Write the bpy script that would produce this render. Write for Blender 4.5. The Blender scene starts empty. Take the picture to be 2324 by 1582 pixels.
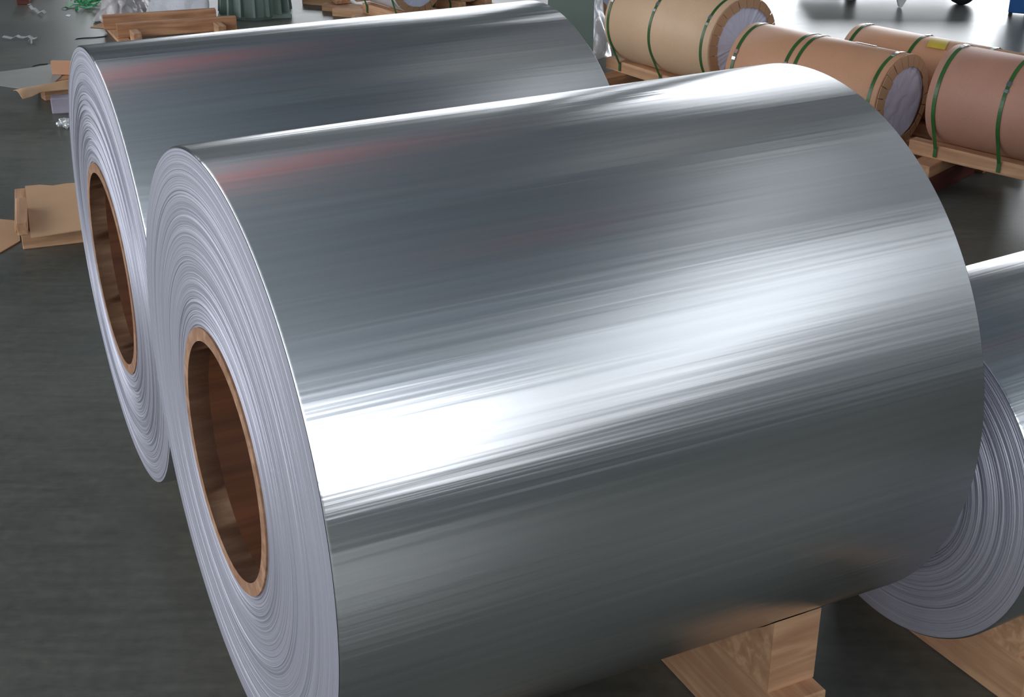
import bpy, bmesh, math, random
from mathutils import Vector, Matrix, noise

R_ = math.radians
scene = bpy.context.scene
COL = scene.collection
random.seed(7)

# ------------------------------------------------------------------ camera
W, H, FPX = 2324.0, 1582.0, 3258.7
PITCH, ROLL, CAMH = 0.453768, 0.00271, 2.2
cp, sp, cr, sr = math.cos(PITCH), math.sin(PITCH), math.cos(ROLL), math.sin(ROLL)
FW = Vector((0, cp, -sp)); rt0 = Vector((1, 0, 0)); up0 = Vector((0, sp, cp))
RT = rt0 * cr + up0 * sr; UP = up0 * cr - rt0 * sr
cam = bpy.data.cameras.new('camera'); cam_o = bpy.data.objects.new('camera', cam); COL.objects.link(cam_o)
cam.sensor_width = 36.0; cam.lens = FPX / W * 36.0; cam.clip_end = 200
m = Matrix.Identity(4)
for i in range(3):
    m[i][0], m[i][1], m[i][2] = RT[i], UP[i], -FW[i]
m[2][3] = CAMH
cam_o.matrix_world = m
scene.camera = cam_o
# ------------------------------------------------------------------ colour, world
scene.view_settings.view_transform = 'Standard'; scene.view_settings.look = 'None'
scene.view_settings.gamma = 1.0; scene.view_settings.use_curve_mapping = False
scene.view_settings.exposure = 0.35
wd = bpy.data.worlds.new('overcast_sky'); scene.world = wd; wd.use_nodes = True
wd.node_tree.nodes['Background'].inputs[0].default_value = (0.86, 0.92, 1.0, 1)
wd.node_tree.nodes['Background'].inputs[1].default_value = 1.0
cyc = scene.cycles; cyc.max_bounces = 7; cyc.diffuse_bounces = 4; cyc.glossy_bounces = 4; cyc.transmission_bounces = 2; cyc.caustics_reflective = False
# ------------------------------------------------------------------ daylight in the hall's openings, plus an added roof fill
def window_light(name, loc, aim, sx, sy, radiance, col=(0.93, 0.96, 1.0)):
    l = bpy.data.lights.new(name, 'AREA'); l.shape = 'RECTANGLE'; l.size = sx; l.size_y = sy
    l.energy = radiance * sx * sy * math.pi; l.color = col
    o = bpy.data.objects.new(name, l); COL.objects.link(o); o.location = loc
    z = -Vector(aim).normalized(); upv = Vector((0, 0, 1))
    if abs(z.z) > .99: upv = Vector((0, 1, 0))
    x = upv.cross(z).normalized(); y = z.cross(x)
    mm = Matrix.Identity(4)
    for i in range(3):
        mm[i][0], mm[i][1], mm[i][2], mm[i][3] = x[i], y[i], z[i], loc[i]
    o.matrix_world = mm
    return o
X0, X1, Y0, Y1, HZ = -11.0, 9.0, -9.0, 17.0, 8.5          # hall extents
DOOR = (2.4, 6.8, 0.0, 3.8)                               # x0 x1 z0 z1 in the back wall
BWIN = (-5.2, 1.4, 1.2, 2.6)
LWIN = (-7.0, 12.0, 1.6, 6.4)                             # y0 y1 z0 z1 in the left wall
RWIN = (-7.0, 5.0, 3.8, 8.2)                             # right wall clerestory
SKY = (6.9, 8.9, -4.0, 13.0)                                # roof light x0 x1 y0 y1
SKB = (2.2, 6.8, 7.6, 14.5)                               # added dull fill panel under the roof, brightens the coil reflections
FWIN = (-9.5, 1.5, 2.2, 8.0)                              # x0 x1 z0 z1, wall behind the camera
window_light('door_daylight', ((DOOR[0]+DOOR[1])/2, Y1+.25, (DOOR[2]+DOOR[3])/2), (0, -1, 0), DOOR[1]-DOOR[0], DOOR[3]-DOOR[2], 6.0)
window_light('back_window_daylight', ((BWIN[0]+BWIN[1])/2, Y1+.25, (BWIN[2]+BWIN[3])/2), (0, -1, 0), BWIN[1]-BWIN[0], BWIN[3]-BWIN[2], 5.0)
window_light('left_window_daylight', (X0-.25, (LWIN[0]+LWIN[1])/2, (LWIN[2]+LWIN[3])/2), (1, 0, 0), LWIN[1]-LWIN[0], LWIN[3]-LWIN[2], 2.6)
window_light('right_window_daylight', (X1+.25, (RWIN[0]+RWIN[1])/2, (RWIN[2]+RWIN[3])/2), (-1, 0, 0), RWIN[1]-RWIN[0], RWIN[3]-RWIN[2], .75)
window_light('roof_light_daylight', ((SKY[0]+SKY[1])/2, (SKY[2]+SKY[3])/2, HZ-.02), (0, 0, -1), SKY[1]-SKY[0], SKY[3]-SKY[2], 1.5)
window_light('far_roof_fill', ((SKB[0]+SKB[1])/2, (SKB[2]+SKB[3])/2, HZ-.02), (0, 0, -1), SKB[1]-SKB[0], SKB[3]-SKB[2], .30, (1, .98, .95))  # added fill, lifts the grey mirrored in the coils' right ends
window_light('front_window_daylight', ((FWIN[0]+FWIN[1])/2, Y0-.25, (FWIN[2]+FWIN[3])/2), (0, 1, 0), FWIN[1]-FWIN[0], FWIN[3]-FWIN[2], 2.9)

# ------------------------------------------------------------------ helpers
def G(px, py, z=0.0):
    """Point of the place at height z that the photograph shows at pixel (px, py)."""
    d = FW * FPX + RT * (px - W / 2) - UP * (py - H / 2)
    t = (z - CAMH) / d.z
    return Vector((d.x * t, d.y * t, z))
def lin(r, g, b):
    f = lambda c: (c / 255 / 12.92) if c / 255 <= .04045 else ((c / 255 + .055) / 1.055) ** 2.4
    return (f(r), f(g), f(b), 1.0)
class NT:
    def __init__(s, name):
        s.m = bpy.data.materials.new(name); s.m.use_nodes = True; s.t = s.m.node_tree
        s.b = s.t.nodes['Principled BSDF']
    def n(s, kind, **kw):
        x = s.t.nodes.new(kind)
        for k, v in kw.items():
            if k.startswith('i_'):
                key = k[2:]; key = int(key) if key.isdigit() else key.replace('_', ' ')
                x.inputs[key].default_value = v
            else: setattr(x, k, v)
        return x
    def l(s, a, b): s.t.links.new(a, b)
    def math(s, op, a, b=None, c=None):
        x = s.n('ShaderNodeMath', operation=op)
        for i, v in enumerate((a, b, c)):
            if v is None: continue
            if isinstance(v, (int, float)): x.inputs[i].default_value = v
            else: s.l(v, x.inputs[i])
        return x.outputs[0]
    def ramp(s, fac, stops):
        r = s.n('ShaderNodeValToRGB'); e = r.color_ramp.elements
        while len(e) < len(stops): e.new(.5)
        for q, (p, c) in zip(e, stops): q.position = p; q.color = c
        s.l(fac, r.inputs[0]); return r.outputs[0]
    def setp(s, **kw):
        for k, v in kw.items(): s.b.inputs[k.replace('_', ' ')].default_value = v
    def bump(s, height, strength, dist=.01):
        b = s.n('ShaderNodeBump', i_Strength=strength, i_Distance=dist); s.l(height, b.inputs['Height']); s.l(b.outputs[0], s.b.inputs['Normal'])
def mixc(c, k): return (c[0]*k, c[1]*k, c[2]*k, 1)
def plain(name, col, rough=.6, metal=0.0, scale=8.0, var=.18, bump=0.0, **kw):
    t = NT(name); t.setp(Roughness=rough, Metallic=metal, **kw)
    tc = t.n('ShaderNodeTexCoord'); nz = t.n('ShaderNodeTexNoise', i_Scale=scale, i_Detail=5.0); t.l(tc.outputs['Object'], nz.inputs['Vector'])
    t.l(t.ramp(nz.outputs['Fac'], [(.3, mixc(col, 1-var)), (.7, mixc(col, 1+var))]), t.b.inputs['Base Color'])
    if bump: t.bump(nz.outputs['Fac'], bump, .01)
    return t.m
def wood(name, a, b, sx=3.0):
    t = NT(name); t.setp(Roughness=.75)
    tc = t.n('ShaderNodeTexCoord'); mp = t.n('ShaderNodeMapping'); mp.inputs['Scale'].default_value = (sx, 38, 38); t.l(tc.outputs['Object'], mp.inputs[0])
    oi = t.n('ShaderNodeObjectInfo'); add = t.n('ShaderNodeVectorMath', operation='ADD'); t.l(mp.outputs[0], add.inputs[0])
    sc = t.math('MULTIPLY', oi.outputs['Random'], 37.0); t.l(sc, add.inputs[1])
    nz = t.n('ShaderNodeTexNoise', i_Scale=1.0, i_Detail=4.0, i_Distortion=.4); t.l(add.outputs[0], nz.inputs['Vector'])
    n2 = t.n('ShaderNodeTexNoise', i_Scale=5.0, i_Detail=3.0); t.l(tc.outputs['Object'], n2.inputs['Vector'])
    fac = t.math('ADD', t.math('MULTIPLY', nz.outputs['Fac'], .65), t.math('MULTIPLY', n2.outputs['Fac'], .35))
    t.l(t.ramp(fac, [(.30, b), (.5, mixc([(p+q)/2 for p, q in zip(a, b)], 1)), (.62, a)]), t.b.inputs['Base Color'])
    t.bump(nz.outputs['Fac'], .25, .004)
    return t.m
def kraft(name, col, rough=.5, grain=180.0, var=.10):
    t = NT(name); t.setp(Roughness=rough)
    tc = t.n('ShaderNodeTexCoord')
    nz = t.n('ShaderNodeTexNoise', i_Scale=grain, i_Detail=3.0); t.l(tc.outputs['Object'], nz.inputs['Vector'])
    n2 = t.n('ShaderNodeTexNoise', i_Scale=4.0, i_Detail=4.0); t.l(tc.outputs['Object'], n2.inputs['Vector'])
    fac = t.math('ADD', t.math('MULTIPLY', nz.outputs['Fac'], .45), t.math('MULTIPLY', n2.outputs['Fac'], .55))
    t.l(t.ramp(fac, [(.3, mixc(col, 1-var)), (.7, mixc(col, 1+var))]), t.b.inputs['Base Color'])
    t.bump(n2.outputs['Fac'], .10, .01)
    return t.m
# --- materials
M = {}
def barrel_material():
    t = NT('rolled_aluminium')
    t.setp(Metallic=1.0, Roughness=.30, Anisotropic=.96)
    t.b.inputs['Base Color'].default_value = (.80, .81, .83, 1)
    v = t.n('ShaderNodeCombineXYZ', i_0=1.0); vt = t.n('ShaderNodeVectorTransform', vector_type='VECTOR', convert_from='OBJECT', convert_to='WORLD')
    t.l(v.outputs[0], vt.inputs[0]); t.l(vt.outputs[0], t.b.inputs['Tangent'])
    tc = t.n('ShaderNodeTexCoord'); sx = t.n('ShaderNodeSeparateXYZ'); t.l(tc.outputs['Object'], sx.inputs[0])
    ang = t.math('ARCTAN2', sx.outputs[1], sx.outputs[2])
    cb = t.n('ShaderNodeCombineXYZ'); t.l(t.math('MULTIPLY', sx.outputs[0], .28), cb.inputs[0]); t.l(t.math('MULTIPLY', ang, 13.0), cb.inputs[1])
    nz = t.n('ShaderNodeTexNoise', i_Scale=1.0, i_Detail=3.5, i_Roughness=.55); t.l(cb.outputs[0], nz.inputs['Vector'])
    t.bump(nz.outputs['Fac'], .15, .012)
    n2 = t.n('ShaderNodeTexNoise', i_Scale=3.0, i_Detail=4.0); t.l(cb.outputs[0], n2.inputs['Vector'])
    t.l(t.ramp(n2.outputs['Fac'], [(.3, (.74, .755, .78, 1)), (.7, (.84, .85, .86, 1))]), t.b.inputs['Base Color'])
    return t.m
M['barrel'] = barrel_material()
def coil_end_material():
    t = NT('wound_sheet_edges')
    t.setp(Metallic=.55, Roughness=.48)
    tc = t.n('ShaderNodeTexCoord'); sx = t.n('ShaderNodeSeparateXYZ'); t.l(tc.outputs['Object'], sx.inputs[0])
    y2 = t.math('MULTIPLY', sx.outputs[1], sx.outputs[1]); z2 = t.math('MULTIPLY', sx.outputs[2], sx.outputs[2])
    r = t.math('SQRT', t.math('ADD', y2, z2))
    n1 = t.n('ShaderNodeTexNoise', noise_dimensions='1D', i_Scale=55.0, i_Detail=6.0, i_Roughness=.7); t.l(r, n1.inputs['W'])
    n2 = t.n('ShaderNodeTexNoise', noise_dimensions='1D', i_Scale=420.0, i_Detail=2.0); t.l(r, n2.inputs['W'])
    fac = t.math('ADD', t.math('MULTIPLY', n1.outputs['Fac'], .6), t.math('MULTIPLY', n2.outputs['Fac'], .4))
    t.l(t.ramp(fac, [(.30, lin(150, 152, 168)), (.42, lin(186, 186, 199)), (.7, lin(207, 206, 217))]), t.b.inputs['Base Color'])
    t.bump(fac, .55, .004)
    return t.m
M['coil_end'] = coil_end_material()
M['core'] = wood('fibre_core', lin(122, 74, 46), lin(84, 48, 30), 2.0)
M['core_edge'] = wood('fibre_core_edge', lin(190, 150, 120), lin(140, 98, 72), 8.0)
M['kraft'] = kraft('kraft_paper', lin(222, 186, 152))
M['kraft_mid'] = kraft('kraft_paper_tan', lin(206, 154, 120))
M['kraft_dark'] = kraft('kraft_paper_brown', lin(180, 132, 112), .62, 240.0, .16)
M['kraft_rim'] = kraft('kraft_paper_flap', lin(184, 146, 114))
M['cardboard'] = kraft('cardboard', lin(206, 164, 126), .75)
M['wood'] = wood('pine_wood', lin(212, 168, 130), lin(168, 122, 90))
M['wood_red'] = wood('red_pine_wood', lin(206, 156, 116), lin(150, 98, 70))
M['wood_dark'] = wood('stained_wood', lin(120, 62, 48), lin(80, 40, 34))
M['strap'] = plain('green_strap', lin(52, 98, 48), .35, var=.25)
M['seal'] = plain('steel_seal', (.75, .76, .78, 1), .22, 1.0)
def film(name, col, alpha, rough=.25):
    t = NT(name); t.setp(Roughness=rough, Alpha=alpha); t.b.inputs['Base Color'].default_value = col
    tc = t.n('ShaderNodeTexCoord'); nz = t.n('ShaderNodeTexNoise', i_Scale=14.0, i_Detail=4.0, i_Distortion=1.0); t.l(tc.outputs['Object'], nz.inputs['Vector']); t.bump(nz.outputs['Fac'], .35, .02)
    return t.m
M['film_grey'] = film('grey_plastic_film', lin(216, 224, 250), 1.0, .3)
M['film_white'] = film('white_plastic_film', lin(226, 226, 232), 1.0, .35)
M['film_clear'] = film('clear_plastic_film', lin(206, 200, 200), .72, .25)
M['foil'] = plain('crumpled_foil', (.85, .86, .88, 1), .38, .55, 20.0, .1, .5)
M['sheet'] = plain('dull_aluminium_sheet', lin(168, 168, 164), .5, .2, 5.0, .1)
M['yellow'] = plain('yellow_label', lin(206, 178, 66), .4)
M['label'] = plain('grey_label', lin(176, 176, 172), .35, 0, 30.0, .25)
M['machine'] = plain('machine_green_paint', lin(116, 134, 126), .45, 0, 6.0, .14)
M['column'] = plain('column_green_paint', lin(116, 132, 124), .55, 0, 4.0, .08)
M['white_paint'] = plain('white_paint', lin(226, 228, 226), .4, var=.05)
M['rubber'] = plain('black_rubber', lin(30, 30, 34), .6)
M['blue'] = plain('blue_paint', lin(22, 84, 150), .4)
M['red'] = plain('red_crane_paint', lin(228, 44, 26), .5)
M['wall'] = plain('wall_panel_paint', lin(120, 126, 128), .8, 0, 1.0, .06)
M['ceil'] = plain('roof_sheeting_paint', lin(116, 135, 149), .8, 0, 1.0, .06)
M['grey_block'] = plain('grey_foam', lin(165, 158, 172), .8)
M['dark_stick'] = plain('dark_steel_strip', lin(58, 62, 62), .5, .4)
def floor_material():
    t = NT('painted_concrete_floor'); t.setp(Specular_IOR_Level=.5)
    tc = t.n('ShaderNodeTexCoord')
    n1 = t.n('ShaderNodeTexNoise', i_Scale=.9, i_Detail=8.0, i_Roughness=.62); t.l(tc.outputs['Object'], n1.inputs['Vector'])
    mp = t.n('ShaderNodeMapping'); mp.inputs['Scale'].default_value = (1.2, 9, 1); mp.inputs['Rotation'].default_value = (0, 0, .35); t.l(tc.outputs['Object'], mp.inputs[0])
    n2 = t.n('ShaderNodeTexNoise', i_Scale=3.0, i_Detail=6.0, i_Roughness=.7); t.l(mp.outputs[0], n2.inputs['Vector'])
    n3 = t.n('ShaderNodeTexNoise', i_Scale=30.0, i_Detail=5.0); t.l(tc.outputs['Object'], n3.inputs['Vector'])
    fac = t.math('ADD', t.math('MULTIPLY', n1.outputs['Fac'], .5), t.math('ADD', t.math('MULTIPLY', n2.outputs['Fac'], .3), t.math('MULTIPLY', n3.outputs['Fac'], .2)))
    t.l(t.ramp(fac, [(.34, lin(70, 72, 68)), (.5, lin(95, 97, 91)), (.66, lin(118, 118, 110))]), t.b.inputs['Base Color'])
    t.l(t.math('ADD', t.math('MULTIPLY', fac, .35), .20), t.b.inputs['Roughness'])
    t.bump(fac, .025, .01)
    return t.m
M['floor'] = floor_material()

class MB:
    def __init__(s): s.v = []; s.f = []; s.sm = []
    def add(s, vs, fs, smooth=False):
        o = len(s.v); s.v += [tuple(p) for p in vs]; s.f += [tuple(i + o for i in q) for q in fs]; s.sm += [smooth] * len(fs); return s
    def box(s, x0, x1, y0, y1, z0, z1, ch=0.0):
        if ch <= 0:
            v = [(x, y, z) for x in (x0, x1) for y in (y0, y1) for z in (z0, z1)]
            return s.add(v, [(0, 1, 3, 2), (4, 6, 7, 5), (0, 4, 5, 1), (2, 3, 7, 6), (0, 2, 6, 4), (1, 5, 7, 3)])
        bm = bmesh.new(); bmesh.ops.create_cube(bm, size=1)
        for q in bm.verts: q.co = Vector((x0 + (q.co.x+.5)*(x1-x0), y0 + (q.co.y+.5)*(y1-y0), z0 + (q.co.z+.5)*(z1-z0)))
        bmesh.ops.bevel(bm, geom=list(bm.edges), offset=ch, segments=1, affect='EDGES')
        bm.verts.index_update(); s.add([tuple(q.co) for q in bm.verts], [[q.index for q in fc.verts] for fc in bm.faces]); bm.free(); return s
    def lathe_x(s, prof, n=96, a0=0.0, a1=2*math.pi, smooth=True):
        """prof: (x, r) list, revolved about local X. angle 0 = +Z, positive towards -Y."""
        full = abs(a1 - a0 - 2*math.pi) < 1e-6; k = n if full else n + 1
        vs = [(x, -r*math.sin(a0+(a1-a0)*j/n), r*math.cos(a0+(a1-a0)*j/n)) for x, r in prof for j in range(k)]
        fs = []
        for i in range(len(prof)-1):
            for j in range(n):
                j2 = (j+1) % k if full else j+1
                fs.append((i*k+j, i*k+j2, (i+1)*k+j2, (i+1)*k+j))
        return s.add(vs, fs, smooth)
    def lathe_z(s, prof, n=32, smooth=True):
        vs = [(r*math.cos(2*math.pi*j/n), r*math.sin(2*math.pi*j/n), z) for r, z in prof for j in range(n)]
        fs = [(i*n+j, i*n+(j+1) % n, (i+1)*n+(j+1) % n, (i+1)*n+j) for i in range(len(prof)-1) for j in range(n)]
        return s.add(vs, fs, smooth)
    def prism(s, poly, d):
        """poly: 3D ring of points, extruded by vector d."""
        n = len(poly); d = Vector(d); vs = [Vector(p) for p in poly] + [Vector(p) + d for p in poly]
        return s.add(vs, [tuple(range(n))[::-1], tuple(range(n, 2*n))] + [(i, (i+1) % n, n+(i+1) % n, n+i) for i in range(n)])
    def ribbon(s, pts, side, th=.0012):
        """flat band along pts, half-width vector side, thickness along local normal"""
        pts = [Vector(p) for p in pts]; n = len(pts); vs = []
        for i, p in enumerate(pts):
            tg = (pts[min(i+1, n-1)] - pts[max(i-1, 0)]); sd = Vector(side(i)) if callable(side) else Vector(side)
            nn = tg.cross(sd); nn = nn.normalized() * th if nn.length > 1e-9 else Vector((0, 0, th))
            vs += [p - sd, p + sd, p + sd + nn, p - sd + nn]
        fs = []
        for i in range(n-1):
            for k in range(4): fs.append((4*i+k, 4*i+(k+1) % 4, 4*i+4+(k+1) % 4, 4*i+4+k))
        fs += [(3, 2, 1, 0), (4*n-4, 4*n-3, 4*n-2, 4*n-1)]
        return s.add(vs, fs)
    def build(s, name, mat, parent=None, loc=None, rz=None):
        me = bpy.data.meshes.new(name); me.from_pydata(s.v, [], s.f); me.update()
        me.polygons.foreach_set('use_smooth', s.sm)
        bm = bmesh.new(); bm.from_mesh(me); bmesh.ops.recalc_face_normals(bm, faces=bm.faces); bm.to_mesh(me); bm.free()
        me.materials.append(M[mat] if isinstance(mat, str) else mat)
        o = bpy.data.objects.new(name, me); COL.objects.link(o)
        if parent: o.parent = parent
        if loc is not None: o.location = loc
        if rz is not None: o.rotation_euler = (0, 0, rz)
        return o
def tag(o, label, cat, group=None, kind=None):
    o['label'] = label
    if cat: o['category'] = cat
    if group: o['group'] = group
    if kind: o['kind'] = kind
    return o
def empty(name, loc, rz=0.0):
    o = bpy.data.objects.new(name, None); COL.objects.link(o); o.location = loc; o.rotation_euler = (0, 0, rz); o.empty_display_size = .1
    return o
def struct(o, label):
    o['kind'] = 'structure'; o['label'] = label; return o
def rel(root_loc, rz, p):
    d = Vector(p) - Vector(root_loc); c, s_ = math.cos(-rz), math.sin(-rz)
    return Vector((d.x*c - d.y*s_, d.x*s_ + d.y*c, d.z))

# ------------------------------------------------------------------ the hall
struct(MB().box(X0-.3, X1+.3, Y0-.3, Y1+.3, -.15, 0).build('floor', 'floor'), 'dark grey-green painted concrete floor with scuffs and dust')
struct(MB().box(X0-.3, X1+.3, Y0-.3, Y1+.3, HZ, HZ+.15).build('ceiling', 'ceil'), 'blue-grey sheet metal roof of the hall')
def wall_with_opening(name, label, along, at, lo, hi, op, t=.3):
    a, b, z0, z1 = op; mb = MB()
    def bx(p, q, zz0, zz1):
        if q - p < 1e-4 or zz1 - zz0 < 1e-4: return
        if along == 'x': mb.box(p, q, min(at, at+t), max(at, at+t), zz0, zz1)
        else: mb.box(min(at, at+t), max(at, at+t), p, q, zz0, zz1)
    bx(lo, a, 0, HZ); bx(b, hi, 0, HZ); bx(a, b, 0, z0); bx(a, b, z1, HZ)
    return struct(mb.build(name, 'wall'), label)
def wall_two(name, label, ops):
    mb = MB(); xs = X0
    for a, b, z0, z1 in ops:
        mb.box(xs, a, Y1, Y1+.3, 0, HZ); mb.box(a, b, Y1, Y1+.3, z1, HZ)
        if z0 > 0: mb.box(a, b, Y1, Y1+.3, 0, z0)
        xs = b
    mb.box(xs, X1, Y1, Y1+.3, 0, HZ)
    return struct(mb.build(name, 'wall'), label)
wall_two('wall_back', 'grey back wall of the hall with a tall doorway', [BWIN, DOOR])
wall_with_opening('wall_left', 'grey left wall of the hall with a long window band', 'y', X0, Y0, Y1, LWIN, -.3)
wall_with_opening('wall_right', 'grey right wall of the hall with high windows', 'y', X1, Y0, Y1, RWIN, .3)
wall_with_opening('wall_front', 'grey wall of the hall behind the viewer with windows', 'x', Y0, X0, X1, FWIN, -.3)
def mullions(name, label, along, at, op, nv, nh, w=.09):
    a, b, z0, z1 = op
    root = empty(name, ((a+b)/2, at, z0) if along == 'x' else (at, (a+b)/2, z0)); struct(root, label)
    def bar(p, q, zz0, zz1):
        c = (a+b)/2
        if along == 'x': MB().box(p-c, q-c, -.05, .05, zz0-z0, zz1-z0).build('window_bar', 'column', root)
        else: MB().box(-.05, .05, p-c, q-c, zz0-z0, zz1-z0).build('window_bar', 'column', root)
    for i in range(nv+1):
        x = a + (b-a)*i/nv; x = min(max(x, a+w/2), b-w/2); bar(x-w/2, x+w/2, z0, z1)
    for i in range(nh+1):
        z = z0 + (z1-z0)*i/nh; z = min(max(z, z0+w/2), z1-w/2); bar(a, b, z-w/2, z+w/2)
mullions('window_1', 'window band high in the back wall', 'x', Y1, BWIN, 6, 2)
mullions('window_2', 'long window band in the left wall', 'y', X0, LWIN, 12, 4)
mullions('window_3', 'high windows in the right wall', 'y', X1, RWIN, 10, 2, .16)
mullions('window_4', 'windows in the wall behind the viewer', 'x', Y0, FWIN, 8, 3)
for nm, sk, lab in (('window_5', SKY, 'long roof light over the right side of the hall'), ('roof_fill_panel', SKB, 'added dull fill panel under the roof near the far end of the hall')):  # the far one only frames the added fill lamp
    skr = empty(nm, ((sk[0]+sk[1])/2, (sk[2]+sk[3])/2, HZ-.09)); struct(skr, lab)
    for k in range(8): MB().box(-(sk[1]-sk[0])/2, (sk[1]-sk[0])/2, -.04, .04, 0, .06).build('glazing_bar', 'column', skr, (0, (sk[3]-sk[2])*(k/7-.5), 0))
M['beam'] = plain('roof_beam_paint', lin(70, 68, 66), .7, 0, 2.0, .1)
for k, off in enumerate((-6.4, -4.6, -2.8, -1.2, .4, 2.0, 3.6, 5.2, 6.8, 8.4, 10.0)):
    # purlins run along the coils' direction under the roof
    dx, dy = math.cos(R_(26.5)), math.sin(R_(26.5)); cx, cy = -dy*off, dx*off + 2.0
    t0 = max((X0+.1-cx)/dx, (Y0+.1-cy)/dy); t1 = min((X1-.1-cx)/dx, (Y1-.1-cy)/dy)
    if t1 - t0 < 1: continue
    bo = empty('trim_%d' % (k+2), (cx+dx*(t0+t1)/2, cy+dy*(t0+t1)/2, HZ-.36), R_(26.5)); struct(bo, 'dark steel roof purlin under the hall roof')
    hl = (t1-t0)/2 - .2
    MB().box(-hl, hl, -.11, .11, 0, .03).build('flange', 'beam', bo); MB().box(-hl, hl, -.02, .02, .03, .30).build('web', 'beam', bo); MB().box(-hl, hl, -.11, .11, .30, .33).build('flange', 'beam', bo)
# steel column by the far end of the rear coil
cb = G(1292, 175); colr = empty('trim_1', cb); struct(colr, 'green painted steel column behind the rear aluminium coil')
MB().box(-.15, .15, -.13, .13, 0, .02).build('base_plate', 'column', colr)
MB().box(-.125, .125, -.115, -.10, .02, HZ-.02).build('flange', 'column', colr)
MB().box(-.125, .125, .10, .115, .02, HZ-.02).build('flange', 'column', colr)
MB().box(-.012, .012, -.10, .10, .02, HZ-.02).build('web', 'column', colr)

# ------------------------------------------------------------------ aluminium coils
def make_coil(label, x, y, z0, th, R, L, rh, seed, relief=.0016, bulge=.008, cat='metal coil'):
    rnd = random.Random(seed)
    root = empty('aluminium_coil', (x, y, z0), th); tag(root, label, cat, 'bare aluminium coils')
    zc = R
    b = .004
    MB().lathe_x([(b*.2, R-b), (b, R), (L-b, R), (L-b*.2, R-b)], 256).build('wound_barrel', 'barrel', root, (0, 0, zc))
    rc = rh + .026
    for side in (0, 1):
        prof = []; r = R - b; n = 110; off = 0.0
        radii = [R-b - (R-b-rc)*k/n for k in range(n+1)]
        for k, r in enumerate(radii):
            q = (R - r)/(R - rc)
            off = off*.55 + rnd.gauss(0, relief)*(.5 + .9*q)
            x_ = -bulge*math.sin(q*math.pi/2) + (off if k > 2 else 0)
            prof.append((x_ if side == 0 else L - x_, r))
            if k < n and rnd.random() < .5:
                prof.append(((x_ if side == 0 else L - x_), r - (R-b-rc)/n*.7))
        e = MB().lathe_x(prof, 160, smooth=False).build('end_face', 'coil_end', root, (0, 0, zc)); e['label'] = 'pale coil end showing the edges of the wound sheet'
    c = MB().lathe_x([(-.012, rh), (L+.012, rh)], 96).build('core_bore', 'core', root, (0, 0, zc)); c['label'] = 'brown inside of the fibre core'
    for xa, xb in ((-.012, .03), (L+.012, L-.03)):
        k = MB().lathe_x([(xb, rc), (xa, rc), (xa, rh), (xb, rh)], 96, smooth=False).build('core_rim', 'core_edge', root, (0, 0, zc)); k['label'] = 'tan rim of the fibre core'
    return root
RA = .575; sA = RA/.6
zB = CAMH - 1.3928 - .6; zA = CAMH - 1.52728*sA - RA
make_coil('front large shiny aluminium coil nearest the viewer, filling the middle', -.539, 2.3646, zB, .4629, .6, 1.32, .235, 3, .0006)
make_coil('rear large aluminium coil with open brown core behind the front coil', -1.08452*sA, 3.62373*sA, zA, .4629-.02607, RA, 1.31*sA, .2644*sA, 5, .0010, .010)
make_coil('third bright aluminium coil at the right, beyond the front coil end', .87, 2.797, .14, R_(30), .4, 1.1, .15, 9)

def cradle(label, x, y, th, R, L, ztop):
    """two cross beams with chocks below a coil; ztop = height of the coil's lowest line"""
    root = empty('coil_cradle', (x, y, 0), th); tag(root, label, 'cradle', 'timber cradles under the coils')
    hb = ztop - .002
    for xx in (L*.2, L*.8):
        MB().box(-R*.8, R*.8, -.06, .06, 0, hb, .004).build('cross_beam', 'wood', root, (xx, 0, 0), math.pi/2)
        for s in (-1, 1):
            y1, y2 = R*.38, R*.72
            zz = lambda yy: ztop + R - math.sqrt(R*R - yy*yy) - .003
            ys = [y1 + (y2-y1)*k/6 for k in range(7)]
            poly = [(xx-.06, s*yy, zz(yy)) for yy in ys] + [(xx-.06, s*y2, hb), (xx-.06, s*y1, hb)]
            MB().prism(poly, (.12, 0, 0)).build('chock', 'wood', root)
    return root
cradle('timber cradle under the front aluminium coil', -.539, 2.3646, .4629, .6, 1.32, zB)
cradle('timber cradle under the rear aluminium coil', -1.08452*sA, 3.62373*sA, .4629-.02607, RA, 1.31*sA, zA)
cradle('timber cradle under the third coil at the right', .87, 2.797, R_(30), .4, 1.1, .14)

# ------------------------------------------------------------------ kraft paper rolls on pallets
def roll_pallet(label, x, y, th, R, L, h, over=.09, ysk=.11):
    root = empty('wooden_pallet', (x, y, 0), th); tag(root, label, 'pallet', 'pallets under the paper rolls')
    top = R - math.sqrt(R*R - (ysk-.03)**2)
    for s in (-1, 1):
        MB().box(-over, L+.06, s*ysk-.03, s*ysk+.03, h-.05, h+top-.001, .003).build('skid', 'wood', root)
    low = h > .15
    for k in ((0, 2) if low else (0, 1, 2)):
        xx = .03 + (L-.06)*k/2; zt = h-.0505
        MB().box(-R*1.15, R*1.15, -.05, .05, zt-.055 if low else 0, zt, .003).build('cross_beam', 'wood', root, (xx, 0, 0), math.pi/2)
        if low: MB().box(-R*1.05, R*1.05, -.045, .045, .0, zt-.0555, .003).build('base_beam', 'wood_dark', root, (xx, 0, 0), math.pi/2)
    return root
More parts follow.
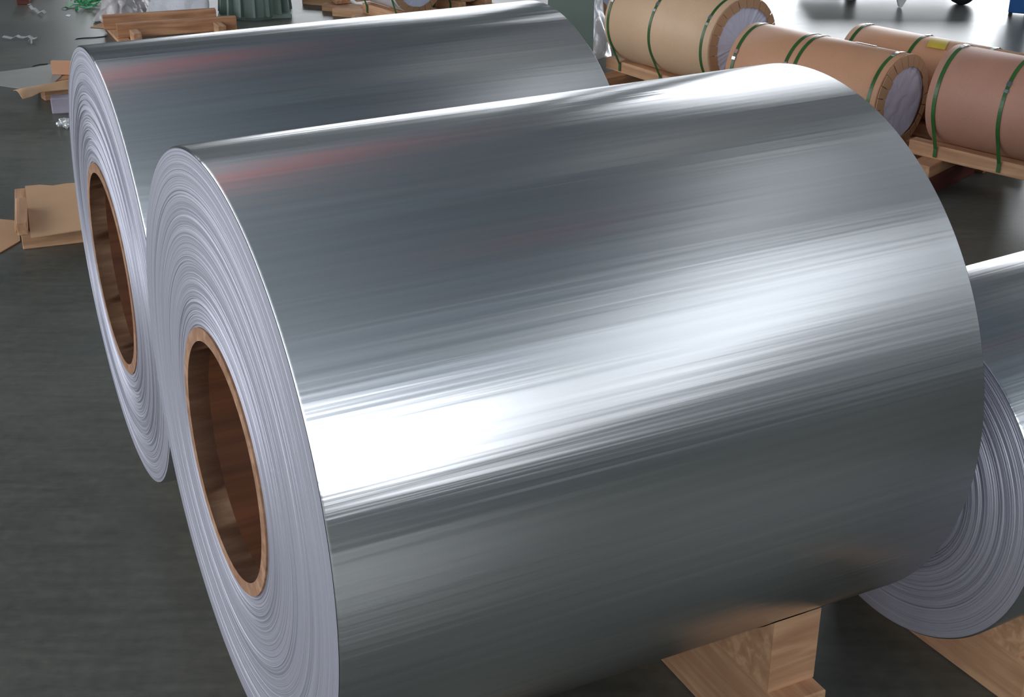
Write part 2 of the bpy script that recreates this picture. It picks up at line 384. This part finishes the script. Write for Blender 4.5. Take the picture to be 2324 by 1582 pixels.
def make_roll(label, x, y, zb, th, R, L, straps, mat, end=None, nflap=24, rim=.76, group='kraft paper wrapped rolls', name='paper_wrapped_roll', ysk=.11, flapmat='kraft_rim', seed=1):
    rnd = random.Random(seed)
    root = empty(name, (x, y, zb), th); tag(root, label, 'roll', group)
    e = .006
    MB().lathe_x([(0, .001), (.002, R-e), (e, R), (L-e, R), (L, R-e), (L-.004, R*.5), (L-.004, .001)], 112).build('wrapper', mat, root, (0, 0, R))
    for xf, phi in straps:
        xx = xf*L; Rs = R + .0012; pts = []
        aend = 118
        for a in range(-aend, aend+1, 4):
            pts.append((xx, -Rs*math.sin(R_(a)), R + Rs*math.cos(R_(a))))
        yo = ysk + .034
        pts = [(xx, yo, -.04), (xx, yo, .0)] + pts + [(xx, -yo, .0), (xx, -yo, -.04)]
        st = MB().ribbon(pts, (.0085, 0, 0), .0016).build('strap', 'strap', root)
        for dphi, ln in ((0, .010), (9, .007)):
            a = R_(phi + dphi); c = Vector((xx, -(R+.0035)*math.sin(a), R+(R+.0035)*math.cos(a)))
            tg = Vector((0, -math.cos(a), -math.sin(a))); nn = Vector((0, -math.sin(a), math.cos(a))); sd = Vector((.0095, 0, 0))
            q = [c - tg*ln - sd, c + tg*ln - sd, c + tg*ln + sd, c - tg*ln + sd]
            MB().prism([p - nn*.001 for p in q], nn*.003).build('seal', 'seal', st)
    if end:
        # pleated or crumpled film in the end
        n, rings = 144, 14; vs = []; fs = []
        for i in range(rings+1):
            r = R*(.02 + (rim+.03-.02)*i/rings)
            for j in range(n):
                a = 2*math.pi*j/n
                if end == 'pleated': d = .010*(r/R)*noise.noise(Vector((math.cos(a)*9, math.sin(a)*9, r*3+seed))) + .006*(r/R)*math.sin(a*31 + 2*math.sin(a*5))
                else: d = .006*noise.noise(Vector((math.cos(a)*r*14, math.sin(a)*r*14, seed)))
                vs.append((L + .001 + abs(d) + .004, -r*math.sin(a), R + r*math.cos(a)))
        for i in range(rings):
            for j in range(n): fs.append((i*n+j, i*n+(j+1) % n, (i+1)*n+(j+1) % n, (i+1)*n+j))
        fs.append(tuple(range(n)))
        p = MB().add(vs, fs, True).build('end_film', 'film_grey', root); p['label'] = 'grey plastic film across the roll end'
        for k in range(nflap):
            a0 = 2*math.pi*(k+.04)/nflap; a1 = 2*math.pi*(k+.96)/nflap; ro = R+.001; ri = R*rim*(1+rnd.uniform(-.02, .02)); xo = L + .016 + rnd.uniform(0, .004)
            poly = [(xo-.010, -ro*math.sin(a0), R+ro*math.cos(a0)), (xo-.010, -ro*math.sin((a0+a1)/2), R+ro*math.cos((a0+a1)/2)), (xo-.010, -ro*math.sin(a1), R+ro*math.cos(a1)),
                    (xo, -ri*math.sin(a1), R+ri*math.cos(a1)), (xo, -ri*math.sin(a0), R+ri*math.cos(a0))]
            MB().prism(poly, (.0025, 0, 0)).build('flap', flapmat, root)
    return root
def patch(root, x0, x1, a0, a1, R, name, mat, tilt=0.0, curl=0.0, label=None):
    n = 8; vs = []; fs = []
    for i in range(n+1):
        a = R_(a0 + (a1-a0)*i/n)
        for x in (x0, x1):
            rr = R + .002 + curl*(i/n)**2
            vs.append((x + tilt*i/n, -rr*math.sin(a), R + rr*math.cos(a)))
    k = len(vs); vs += [(x, y*1.0, z + .001) for x, y, z in vs]
    for i in range(n): fs += [(2*i, 2*i+1, 2*i+3, 2*i+2), (k+2*i, k+2*i+2, k+2*i+3, k+2*i+1)]
    o = MB().add(vs, fs).build(name, mat, root)
    if label: o['label'] = label
D = math.degrees
# roll with pleated film end, behind the front coil
r1 = make_roll('kraft paper roll with pleated grey film end and three green straps', .69, 7.998, .12, R_(-52.3), .242, .803, [(.04, 52), (.45, 50), (.935, 50)], 'kraft', 'pleated', 26, .80, seed=2)
roll_pallet('pallet under the roll with the pleated film end', .69, 7.998, R_(-52.3), .242, .803, .12)
r2 = make_roll('tan kraft paper roll with smooth grey film end and a paired middle strap', 1.182, 7.025, .12, R_(-45.6), .217, .851, [(.05, 58), (.39, 60), (.45, 60), (.955, 2)], 'kraft_mid', 'crumpled', 24, .76, seed=3)
patch(r2, .56, .67, -22, -8, .217, 'label', 'label', label='grey printed label on top of the roll')
roll_pallet('pallet under the roll with the paired middle strap', 1.182, 7.025, R_(-45.6), .217, .851, .12)
r3 = make_roll('kraft paper roll with a yellow label, rearmost beside the bright floor', 1.728, 7.153, .12, R_(-43.8), .20, .85, [(.05, -12), (.43, -14), (.85, -12)], 'kraft_mid', seed=4)
patch(r3, .405, .50, 2, 30, .20, 'label', 'yellow', .03, .006, 'yellow paper label')
roll_pallet('pallet under the roll with the yellow label', 1.728, 7.153, R_(-43.8), .20, .85, .12)
r4 = make_roll('dark brown paper roll at the right edge, nearest of the wrapped rolls', 1.95, 6.277, .20, R_(-42.7), .217, .86, [(.05, -4), (.40, 50), (.78, 50)], 'kraft_dark', seed=5)
roll_pallet('tall pallet under the dark brown roll at the right edge', 1.95, 6.277, R_(-42.7), .217, .86, .20)
# red overhead crane girder, seen mirrored in both coils
cr = empty('crane_girder', (-4.3, 8.3, 6.4), R_(25)); tag(cr, 'red overhead crane girder under the roof, mirrored in the coils', 'crane')
MB().box(-4.2, .9, -.30, .30, 0, .9).build('girder', 'red', cr)
MB().box(.9, 1.0, -.9, .9, -.1, .5).build('end_carriage', 'red', cr)

# ------------------------------------------------------------------ crumpled film, foil and small litter
def cloth(name, mat, outline, zf, nu=22, nv=16, amp=.03, freq=5.0, seed=0.0, thick=.0015, zbase=.002):
    """a crumpled sheet: outline = four floor corners (u0v0, u1v0, u1v1, u0v1); zf(u, v) = height"""
    a, b, c, d = [Vector(p) for p in outline]; o = (a+b+c+d)/4; o.z = 0; vs = []
    for j in range(nv+1):
        for i in range(nu+1):
            u, v = i/nu, j/nv
            p = (a*(1-u)+b*u)*(1-v) + (d*(1-u)+c*u)*v
            nx = noise.noise(Vector((u*freq, v*freq, seed))); ny = noise.noise(Vector((u*freq, v*freq, seed+9.7))); nz = noise.noise(Vector((u*freq*1.3, v*freq*1.3, seed+21.3)))
            ridge = 1 - abs(noise.noise(Vector((u*freq*.7, v*freq*.7, seed+3.1))))*2
            z = zf(u, v) + amp*(.5*nz + .5*ridge)*min(1, .35+zf(u, v)*8)
            vs.append((p.x - o.x + nx*amp*.8, p.y - o.y + ny*amp*.8, max(zbase, z)))
    fs = [(j*(nu+1)+i, j*(nu+1)+i+1, (j+1)*(nu+1)+i+1, (j+1)*(nu+1)+i) for j in range(nv) for i in range(nu)]
    ob = MB().add(vs, fs, True).build(name, mat, None, o)
    md = ob.modifiers.new('thickness', 'SOLIDIFY'); md.thickness = thick; md.offset = 1
    return ob
bumpf = lambda h, p=1.0: (lambda u, v: h*(math.sin(math.pi*u)*math.sin(math.pi*min(1, v)))**p)
# clear film bag and white film sheet beside the ribbed green machine
tag(cloth('plastic_film', 'film_clear', (G(212, 50), G(318, 58), G(366, 2), G(262, 6)), bumpf(.15, .6), 40, 32, .05, 8.0, 1.0), 'clear crumpled plastic film heaped beside the green strapping', 'plastic film', 'plastic film heaps')
tag(cloth('plastic_film', 'film_white', (G(322, 58), G(470, 54), G(486, 6), G(392, -4)), lambda u, v: .02 + .40*v**1.2*(.6+.4*u) + .06*math.sin(math.pi*u)*math.sin(math.pi*v), 26, 20, .035, 3.0, 5.0), 'white plastic sheet slumped against the ribbed green machine', 'plastic film', 'plastic film heaps')
tag(cloth('plastic_film', 'film_white', (G(1322, 172), G(1392, 176), G(1372, 96), G(1330, 90)), lambda u, v: .02 + .30*math.sin(math.pi*(.25+.65*u))*(.25+.75*v), 22, 22, .06, 4.0, 8.0), 'white crumpled plastic film between the green column and a kraft roll', 'plastic film', 'plastic film heaps')
# green strap tangle
rs = random.Random(4); mb = MB(); c0 = G(206, 14)
for k in range(11):
    a0 = rs.uniform(0, 6.28); rx = rs.uniform(.04, .12); ry = rs.uniform(.04, .12); ox = rs.uniform(-.06, .02); oy = rs.uniform(-.02, .16); hz = rs.uniform(.02, .12); ph = rs.uniform(0, 6.28)
    pts = [(ox + rx*math.cos(a0+t*.28), oy + ry*math.sin(a0+t*.28), .012 + hz*(.5+.5*math.sin(t*.33+ph))) for t in range(20)]
    mb.ribbon(pts, lambda i, ph=ph: (0, .002, .006) if (i//3+int(ph)) % 2 else (0, .006, .002), .001)
for (pa, pb) in (((-.10, -.02), (-.17, -.10)), ((-.08, -.05), (-.05, -.16)), ((-.06, .1), (-.16, .22))):
    pts = [(pa[0]+(pb[0]-pa[0])*t/8, pa[1]+(pb[1]-pa[1])*t/8 + .015*math.sin(t), .008+.006*math.sin(t*1.3)) for t in range(9)]
    mb.ribbon(pts, (.006, .004, .002), .001)
M['strap_bright'] = plain('bright_green_strap', lin(44, 150, 88), .25, var=.25)
tag(mb.build('strap_tangle', 'strap_bright', None, c0), 'tangled heap of bright green plastic strapping on the floor', 'strapping')

def beam_between(name, p0, p1, w, h, z, mat, root, rloc, rrz=0.0, ch=.003):
    """a straight timber from floor point p0 to p1, bottom at height z"""
    a = rel(rloc, rrz, (p0[0], p0[1], 0)); b = rel(rloc, rrz, (p1[0], p1[1], 0)); d = b - a; L = d.length
    return MB().box(0, L, -w/2, w/2, 0, h, ch).build(name, mat, root, (a.x, a.y, z), math.atan2(d.y, d.x))
# broken pallet frame behind the rear coil
o0 = G(380, 92); fr = empty('pallet_frame', o0); tag(fr, 'open timber pallet frame lying in front of the white plastic sheet', 'pallet', 'loose pallets behind the coils')
beam_between('side_rail', G(236, 73), G(492, 56), .055, .085, 0.02, 'wood_red', fr, o0)
beam_between('side_rail', G(268, 92), G(538, 74), .055, .085, 0.02, 'wood_red', fr, o0)
beam_between('cross_board', G(252, 64), G(288, 104), .075, .0195, 0, 'wood', fr, o0)
beam_between('cross_board', G(486, 54), G(528, 88), .075, .0195, 0, 'wood', fr, o0)
beam_between('block', G(306, 97), G(316, 107), .05, .085, 0, 'wood', fr, o0)
beam_between('block', G(495, 80), G(507, 90), .05, .085, 0, 'wood', fr, o0)
# far pallet at the top, left of the white rolls
o1 = G(800, 30); fp = empty('pallet_frame', o1); tag(fp, 'far timber pallet with two stacked boards at the upper edge', 'pallet', 'loose pallets behind the coils')
beam_between('runner', G(690, 8), G(768, 14), .06, .05, 0, 'wood', fp, o1)
beam_between('runner', G(736, 22), G(825, 29), .08, .045, 0, 'wood', fp, o1)
beam_between('runner', G(760, 34), G(842, 41), .08, .05, 0, 'wood', fp, o1)
beam_between('deck_board', G(706, -22), G(780, 26), .10, .025, .0505, 'wood_red', fp, o1)
beam_between('deck_board', G(756, -26), G(826, 20), .10, .025, .0505, 'wood', fp, o1)

# ribbed green machine
om = G(580, 32); mc = empty('ribbed_machine', om, R_(8)); tag(mc, 'dark green ribbed cast machine housing behind the timber frame', 'machine')
nn = 20
MB().lathe_z([(.001, 0), (.19, 0), (.20, .02), (.20, .13), (.185, .16), (.17, .50), (.12, .62), (.001, .63)], nn, False).build('housing', 'machine', mc)
MB().box(-.24, .24, -.16, .16, 0, .03, .004).build('base_plate', 'machine', mc)
for k in range(9):
    a = R_(-180 + 22.5*k); c_, s_ = math.cos(a), math.sin(a)
    poly = [(c_*.165, s_*.165, .03), (c_*.245, s_*.245, .03), (c_*.235, s_*.235, .15), (c_*.19, s_*.19, .42), (c_*.165, s_*.165, .48)]
    w = Vector((-s_, c_, 0))*.008
    MB().prism([Vector(p)-w for p in poly], w*2).build('rib', 'machine', mc)

# white film wrapped rolls far behind, and one behind the kraft roll
def white_roll(label, under, px, py, th, R, L, straps, seed):
    p = G(px, py, .10)
    r = make_roll(label, p.x, p.y, .10, th, R, L, straps, 'film_white', 'crumpled', 22, .78, 'white film wrapped rolls', 'film_wrapped_roll', flapmat='kraft_rim', seed=seed)
    roll_pallet('low pallet ' + under, p.x, p.y, th, R, L, .10, .02)
    return r
white_roll('white film wrapped roll, left of the two behind the rear coil', 'under the left white roll behind the rear coil', 866, 6, R_(-50), .20, .40, [(.10, 60), (.93, 60)], 11)
white_roll('white film wrapped roll, right of the two behind the rear coil', 'under the right white roll behind the rear coil', 992, -18, R_(-50), .20, .36, [(.10, 60), (.93, 60)], 12)
white_roll('white film wrapped roll, half hidden behind the green column', 'under the white roll behind the green column', 1300, 8, R_(-52), .22, .42, [(.9, 50)], 13)

# cardboard, sheet and blocks left of the rear coil
def slab(name, pts, z, th, mat, label, cat, group=None, zs=None):
    c = sum((G(*p, z) for p in pts), Vector())/len(pts); q = []
    for i, p in enumerate(pts):
        zz = z if zs is None else zs[i]
        g = G(*p, zz); q.append((g.x-c.x, g.y-c.y, zz))
    return tag(MB().prism(q, (0, 0, th)).build(name, mat, None, (c.x, c.y, 0)), label, cat, group)
# -- upper group: sheet and kraft paper on a low stack
oU = G(160, 205); pu = empty('wooden_pallet', oU); tag(pu, 'low timber stack under the aluminium sheet, left of the rear coil', 'pallet')
beam_between('runner', G(96, 196), G(215, 176), .07, .105, 0, 'wood_dark', pu, oU)
beam_between('runner', G(98, 226), G(225, 206), .07, .105, 0, 'wood', pu, oU)
slab('aluminium_sheet', [(-60, 186), (48, 202), (122, 189), (136, 176), (165, 138), (75, 154), (-60, 172)], .106, .003, 'sheet', 'dull grey aluminium sheet jutting out over a dark gap at the left edge', 'metal sheet')
def curl_paper():
    A_ = [(30, 205), (60, 198), (100, 191), (140, 183), (190, 176)]; B_ = [(52, 224), (72, 219), (92, 209), (140, 203), (190, 200)]
    zA_ = [.135, .128, .120, .114, .112]; zB_ = [.150, .122, .114, .112, .112]
    vs = []
    c = G(100, 200, .11); nst = 8
    for k in range(5):
        a = G(*A_[k], zA_[k]); b = G(*B_[k], zB_[k])
        for j in range(nst+1):
            p = a.lerp(b, j/nst); vs.append((p.x-c.x, p.y-c.y, p.z + (.018*math.sin(j/nst*math.pi) if k < 2 else 0)))
    fs = [(k*(nst+1)+j, k*(nst+1)+j+1, (k+1)*(nst+1)+j+1, (k+1)*(nst+1)+j) for k in range(4) for j in range(nst)]
    o = MB().add(vs, fs, True).build('kraft_paper_strip', 'cardboard', None, (c.x, c.y, 0)); md = o.modifiers.new('thickness', 'SOLIDIFY'); md.thickness = .003
    tag(o, 'curled strip of kraft paper with a torn tip, left of the rear coil', 'kraft paper')
curl_paper()
p = G(144, 172, .109); bx = tag(MB().box(-.07, .09, .016, .040, 0, .075, .002).build('cardboard_flap', 'kraft_mid', None, p, R_(-6)), 'upright brown cardboard flap standing on the aluminium sheet', 'cardboard')
p = G(140, 254); tag(MB().box(-.045, .06, -.04, .04, 0, .085, .006).build('foam_block', 'grey_block', None, p, R_(12)), 'lavender grey block on the floor under the kraft strip', 'block')
# -- lower group: kraft sheet on a pallet with an upright end block
oL = G(120, 560); pl = empty('wooden_pallet', oL, R_(14)); tag(pl, 'pale timber pallet with raised end block, left of the open core', 'pallet')
def lb(name, p0, p1, w, h, z, mat): return beam_between(name, p0, p1, w, h, z, mat, pl, oL, R_(14))
lb('runner', G(52, 560), G(260, 536), .07, .085, 0, 'wood'); lb('runner', G(62, 490), G(250, 472), .07, .085, 0, 'wood')
lb('deck_board', G(62, 572, .0), G(60, 476, .0), .07, .014, .0855, 'wood')
lb('deck_board', G(112, 566), G(108, 472), .07, .014, .0855, 'wood'); lb('deck_board', G(165, 557), G(158, 468), .07, .014, .0855, 'wood')
lb('end_block', G(61, 588), G(59, 528), .040, .055, .100, 'wood')
slabp = [(57, 424), (90, 421), (120, 423), (150, 418), (250, 412), (262, 508), (192, 522), (70, 541)]
slab('kraft_paper_sheet', slabp, .102, .004, 'cardboard', 'flat torn sheet of kraft paper lying on the pale pallet', 'kraft paper')
slab('cardboard_piece', [(-70, 505), (0, 499), (44, 503), (46, 548), (0, 575), (-70, 600)], .001, .004, 'cardboard', 'loose brown cardboard on the floor at the left edge', 'cardboard')
# -- crumpled foil and scraps
def crumple(name, px, py, r, mat, label, cat, group=None, flat=.5, seed=1, sx=1.0):
    bm = bmesh.new(); bmesh.ops.create_icosphere(bm, subdivisions=4, radius=1)
    for v in bm.verts:
        n_ = noise.noise(v.co*1.6 + Vector((seed, 0, 0)))*.45 + (1-abs(noise.noise(v.co*3.1 + Vector((seed*2, 5, 0)))))*.35
        v.co = Vector((v.co.x*sx, v.co.y, v.co.z*flat))*r*(.55+n_)
    zmin = min(v.co.z for v in bm.verts); p = G(px, py)
    vs = [(v.co.x, v.co.y, v.co.z-zmin) for v in bm.verts]; bm.verts.index_update(); fs = [[v.index for v in f.verts] for f in bm.faces]; bm.free()
    return tag(MB().add(vs, fs).build(name, mat, None, p), label, cat, group)
crumple('crumpled_foil', 150, 291, .045, 'foil', 'small crumpled ball of foil on the floor beside the rear coil', 'foil scrap', 'foil scraps on the floor', .6, 2)
def scrap(px, py, pts, w, label, seed, mat='foil', name='foil_strip', cat='foil scrap', group='foil scraps on the floor'):
    c = G(px, py); rr = random.Random(seed)
    path = [(G(*q).x-c.x, G(*q).y-c.y, .003 + (.022*abs(math.sin(i*1.7+seed)) if mat == 'foil' else 0)) for i, q in enumerate(pts)]
    return tag(MB().ribbon(path, (w*.3, w, w*.2), .0012).build(name, mat, None, c), label, cat, group)
scrap(82, 25, [(69, 20), (74, 24), (80, 28), (88, 31), (98, 33), (103, 31)], .014, 'bent foil strip on the floor near the upper left corner', 1)
scrap(50, 92, [(8, 91), (28, 92), (40, 88), (46, 91), (56, 91), (66, 90), (76, 92), (84, 95)], .012, 'bright twisted foil strip on the floor above the rear coil left end', 2)
scrap(75, 96, [(66, 94), (72, 95), (72, 101)], .008, 'tiny curled foil end beside the bright foil strip', 3)
scrap(205, 87, [(172, 90), (190, 88), (215, 87), (242, 84)], .010, 'thin dark metal strip on the floor before the timber frame', 4, 'dark_stick', 'metal_strip', 'metal strip', None)
scrap(98, 148, [(74, 152), (90, 148), (108, 147)], .008, 'short dark metal strip behind the grey aluminium sheet', 5, 'dark_stick', 'metal_strip', 'metal strip', None)
slab('paper_scrap', [(148, 36), (154, 33), (161, 34), (158, 38)], .001, .002, 'film_white', 'white paper scrap beside the green strapping', 'scrap')
slab('paper_scrap', [(62, 10), (67, 8), (71, 9), (66, 11)], .001, .002, 'film_white', 'white paper scrap near the upper left corner', 'scrap')
slab('paper_scrap', [(205, 62), (232, 53), (240, 58), (236, 64)], .001, .004, 'cardboard', 'brown paper scrap at the left end of the timber frame', 'scrap')
# timber end at the very top left
pt = G(38, 11); tag(MB().box(-.05, .03, -.3, .5, 0, .10, .004).build('timber_block', 'wood_dark', None, (pt.x, pt.y+.30, 0), R_(10)), 'dark timber block in the upper left corner', 'timber')

# ------------------------------------------------------------------ far right: white machine, blue bin
ow = G(2045, 18); wm = empty('white_machine', ow); tag(wm, 'white machine with pointed foot and black wheel at the upper right', 'machine')
MB().box(-.30, .52, .04, .7, .13, .21, .02).build('body', 'white_paint', wm)
MB().prism([(-.055, .0, .15), (.055, .0, .15), (.035, .0, .06), (.006, .0, .004), (-.012, .0, .004), (-.03, .0, .06)], (0, .05, 0)).build('foot', 'white_paint', wm)
wp = rel(ow, 0, G(2185, 13)); 
o = MB().lathe_x([(-.03, .05), (-.035, .09), (-.025, .10), (.025, .10), (.035, .09), (.03, .05)], 40).build('tyre', 'rubber', wm, (wp.x, wp.y+.05, .10), R_(-80))
MB().lathe_x([(-.031, .001), (-.034, .03), (-.028, .05), (.028, .05), (.034, .03), (.031, .001)], 32).build('wheel_hub', 'white_paint', o)
MB().box(-.62, -.30, .0, .5, .045, .17, .03).build('skirt', 'white_paint', wm)
MB().box(-.30, -.24, .3, .4, 0, .17).build('leg', 'white_paint', wm)
ob = G(2306, 38); bb = empty('blue_bin', ob, R_(-20)); tag(bb, 'blue bin on small feet at the upper right corner', 'bin')
MB().box(-.055, .085, 0, .16, .022, .12, .006).build('base', 'blue', bb)
for a, b in ((-.04, .02), (.06, .02), (-.04, .14), (.06, .14)): MB().box(a-.012, a+.012, b-.012, b+.012, 0, .022).build('foot', 'rubber', bb)
MB().lathe_z([(.001, .12), (.06, .12), (.10, .135), (.115, .17), (.12, .6), (.001, .6)], 32).build('drum', 'blue', bb, (.005, .09, 0))

ct = empty('hoist_trolley', (1.9, 2.6, 7.3), R_(26)); tag(ct, 'red hoist trolley hanging under the roof above the coils', 'crane')
MB().box(-1.0, 1.0, -.18, .18, 0, .5, .02).build('trolley_frame', 'red', ct)
MB().box(-.05, .05, -.05, .05, .5, HZ-7.3-.002).build('hanger', 'red', ct)
MB().lathe_x([(-.5, .001), (-.5, .16), (.5, .16), (.5, .001)], 24).build('drum', 'dark_stick', ct, (0, 0, -.16))
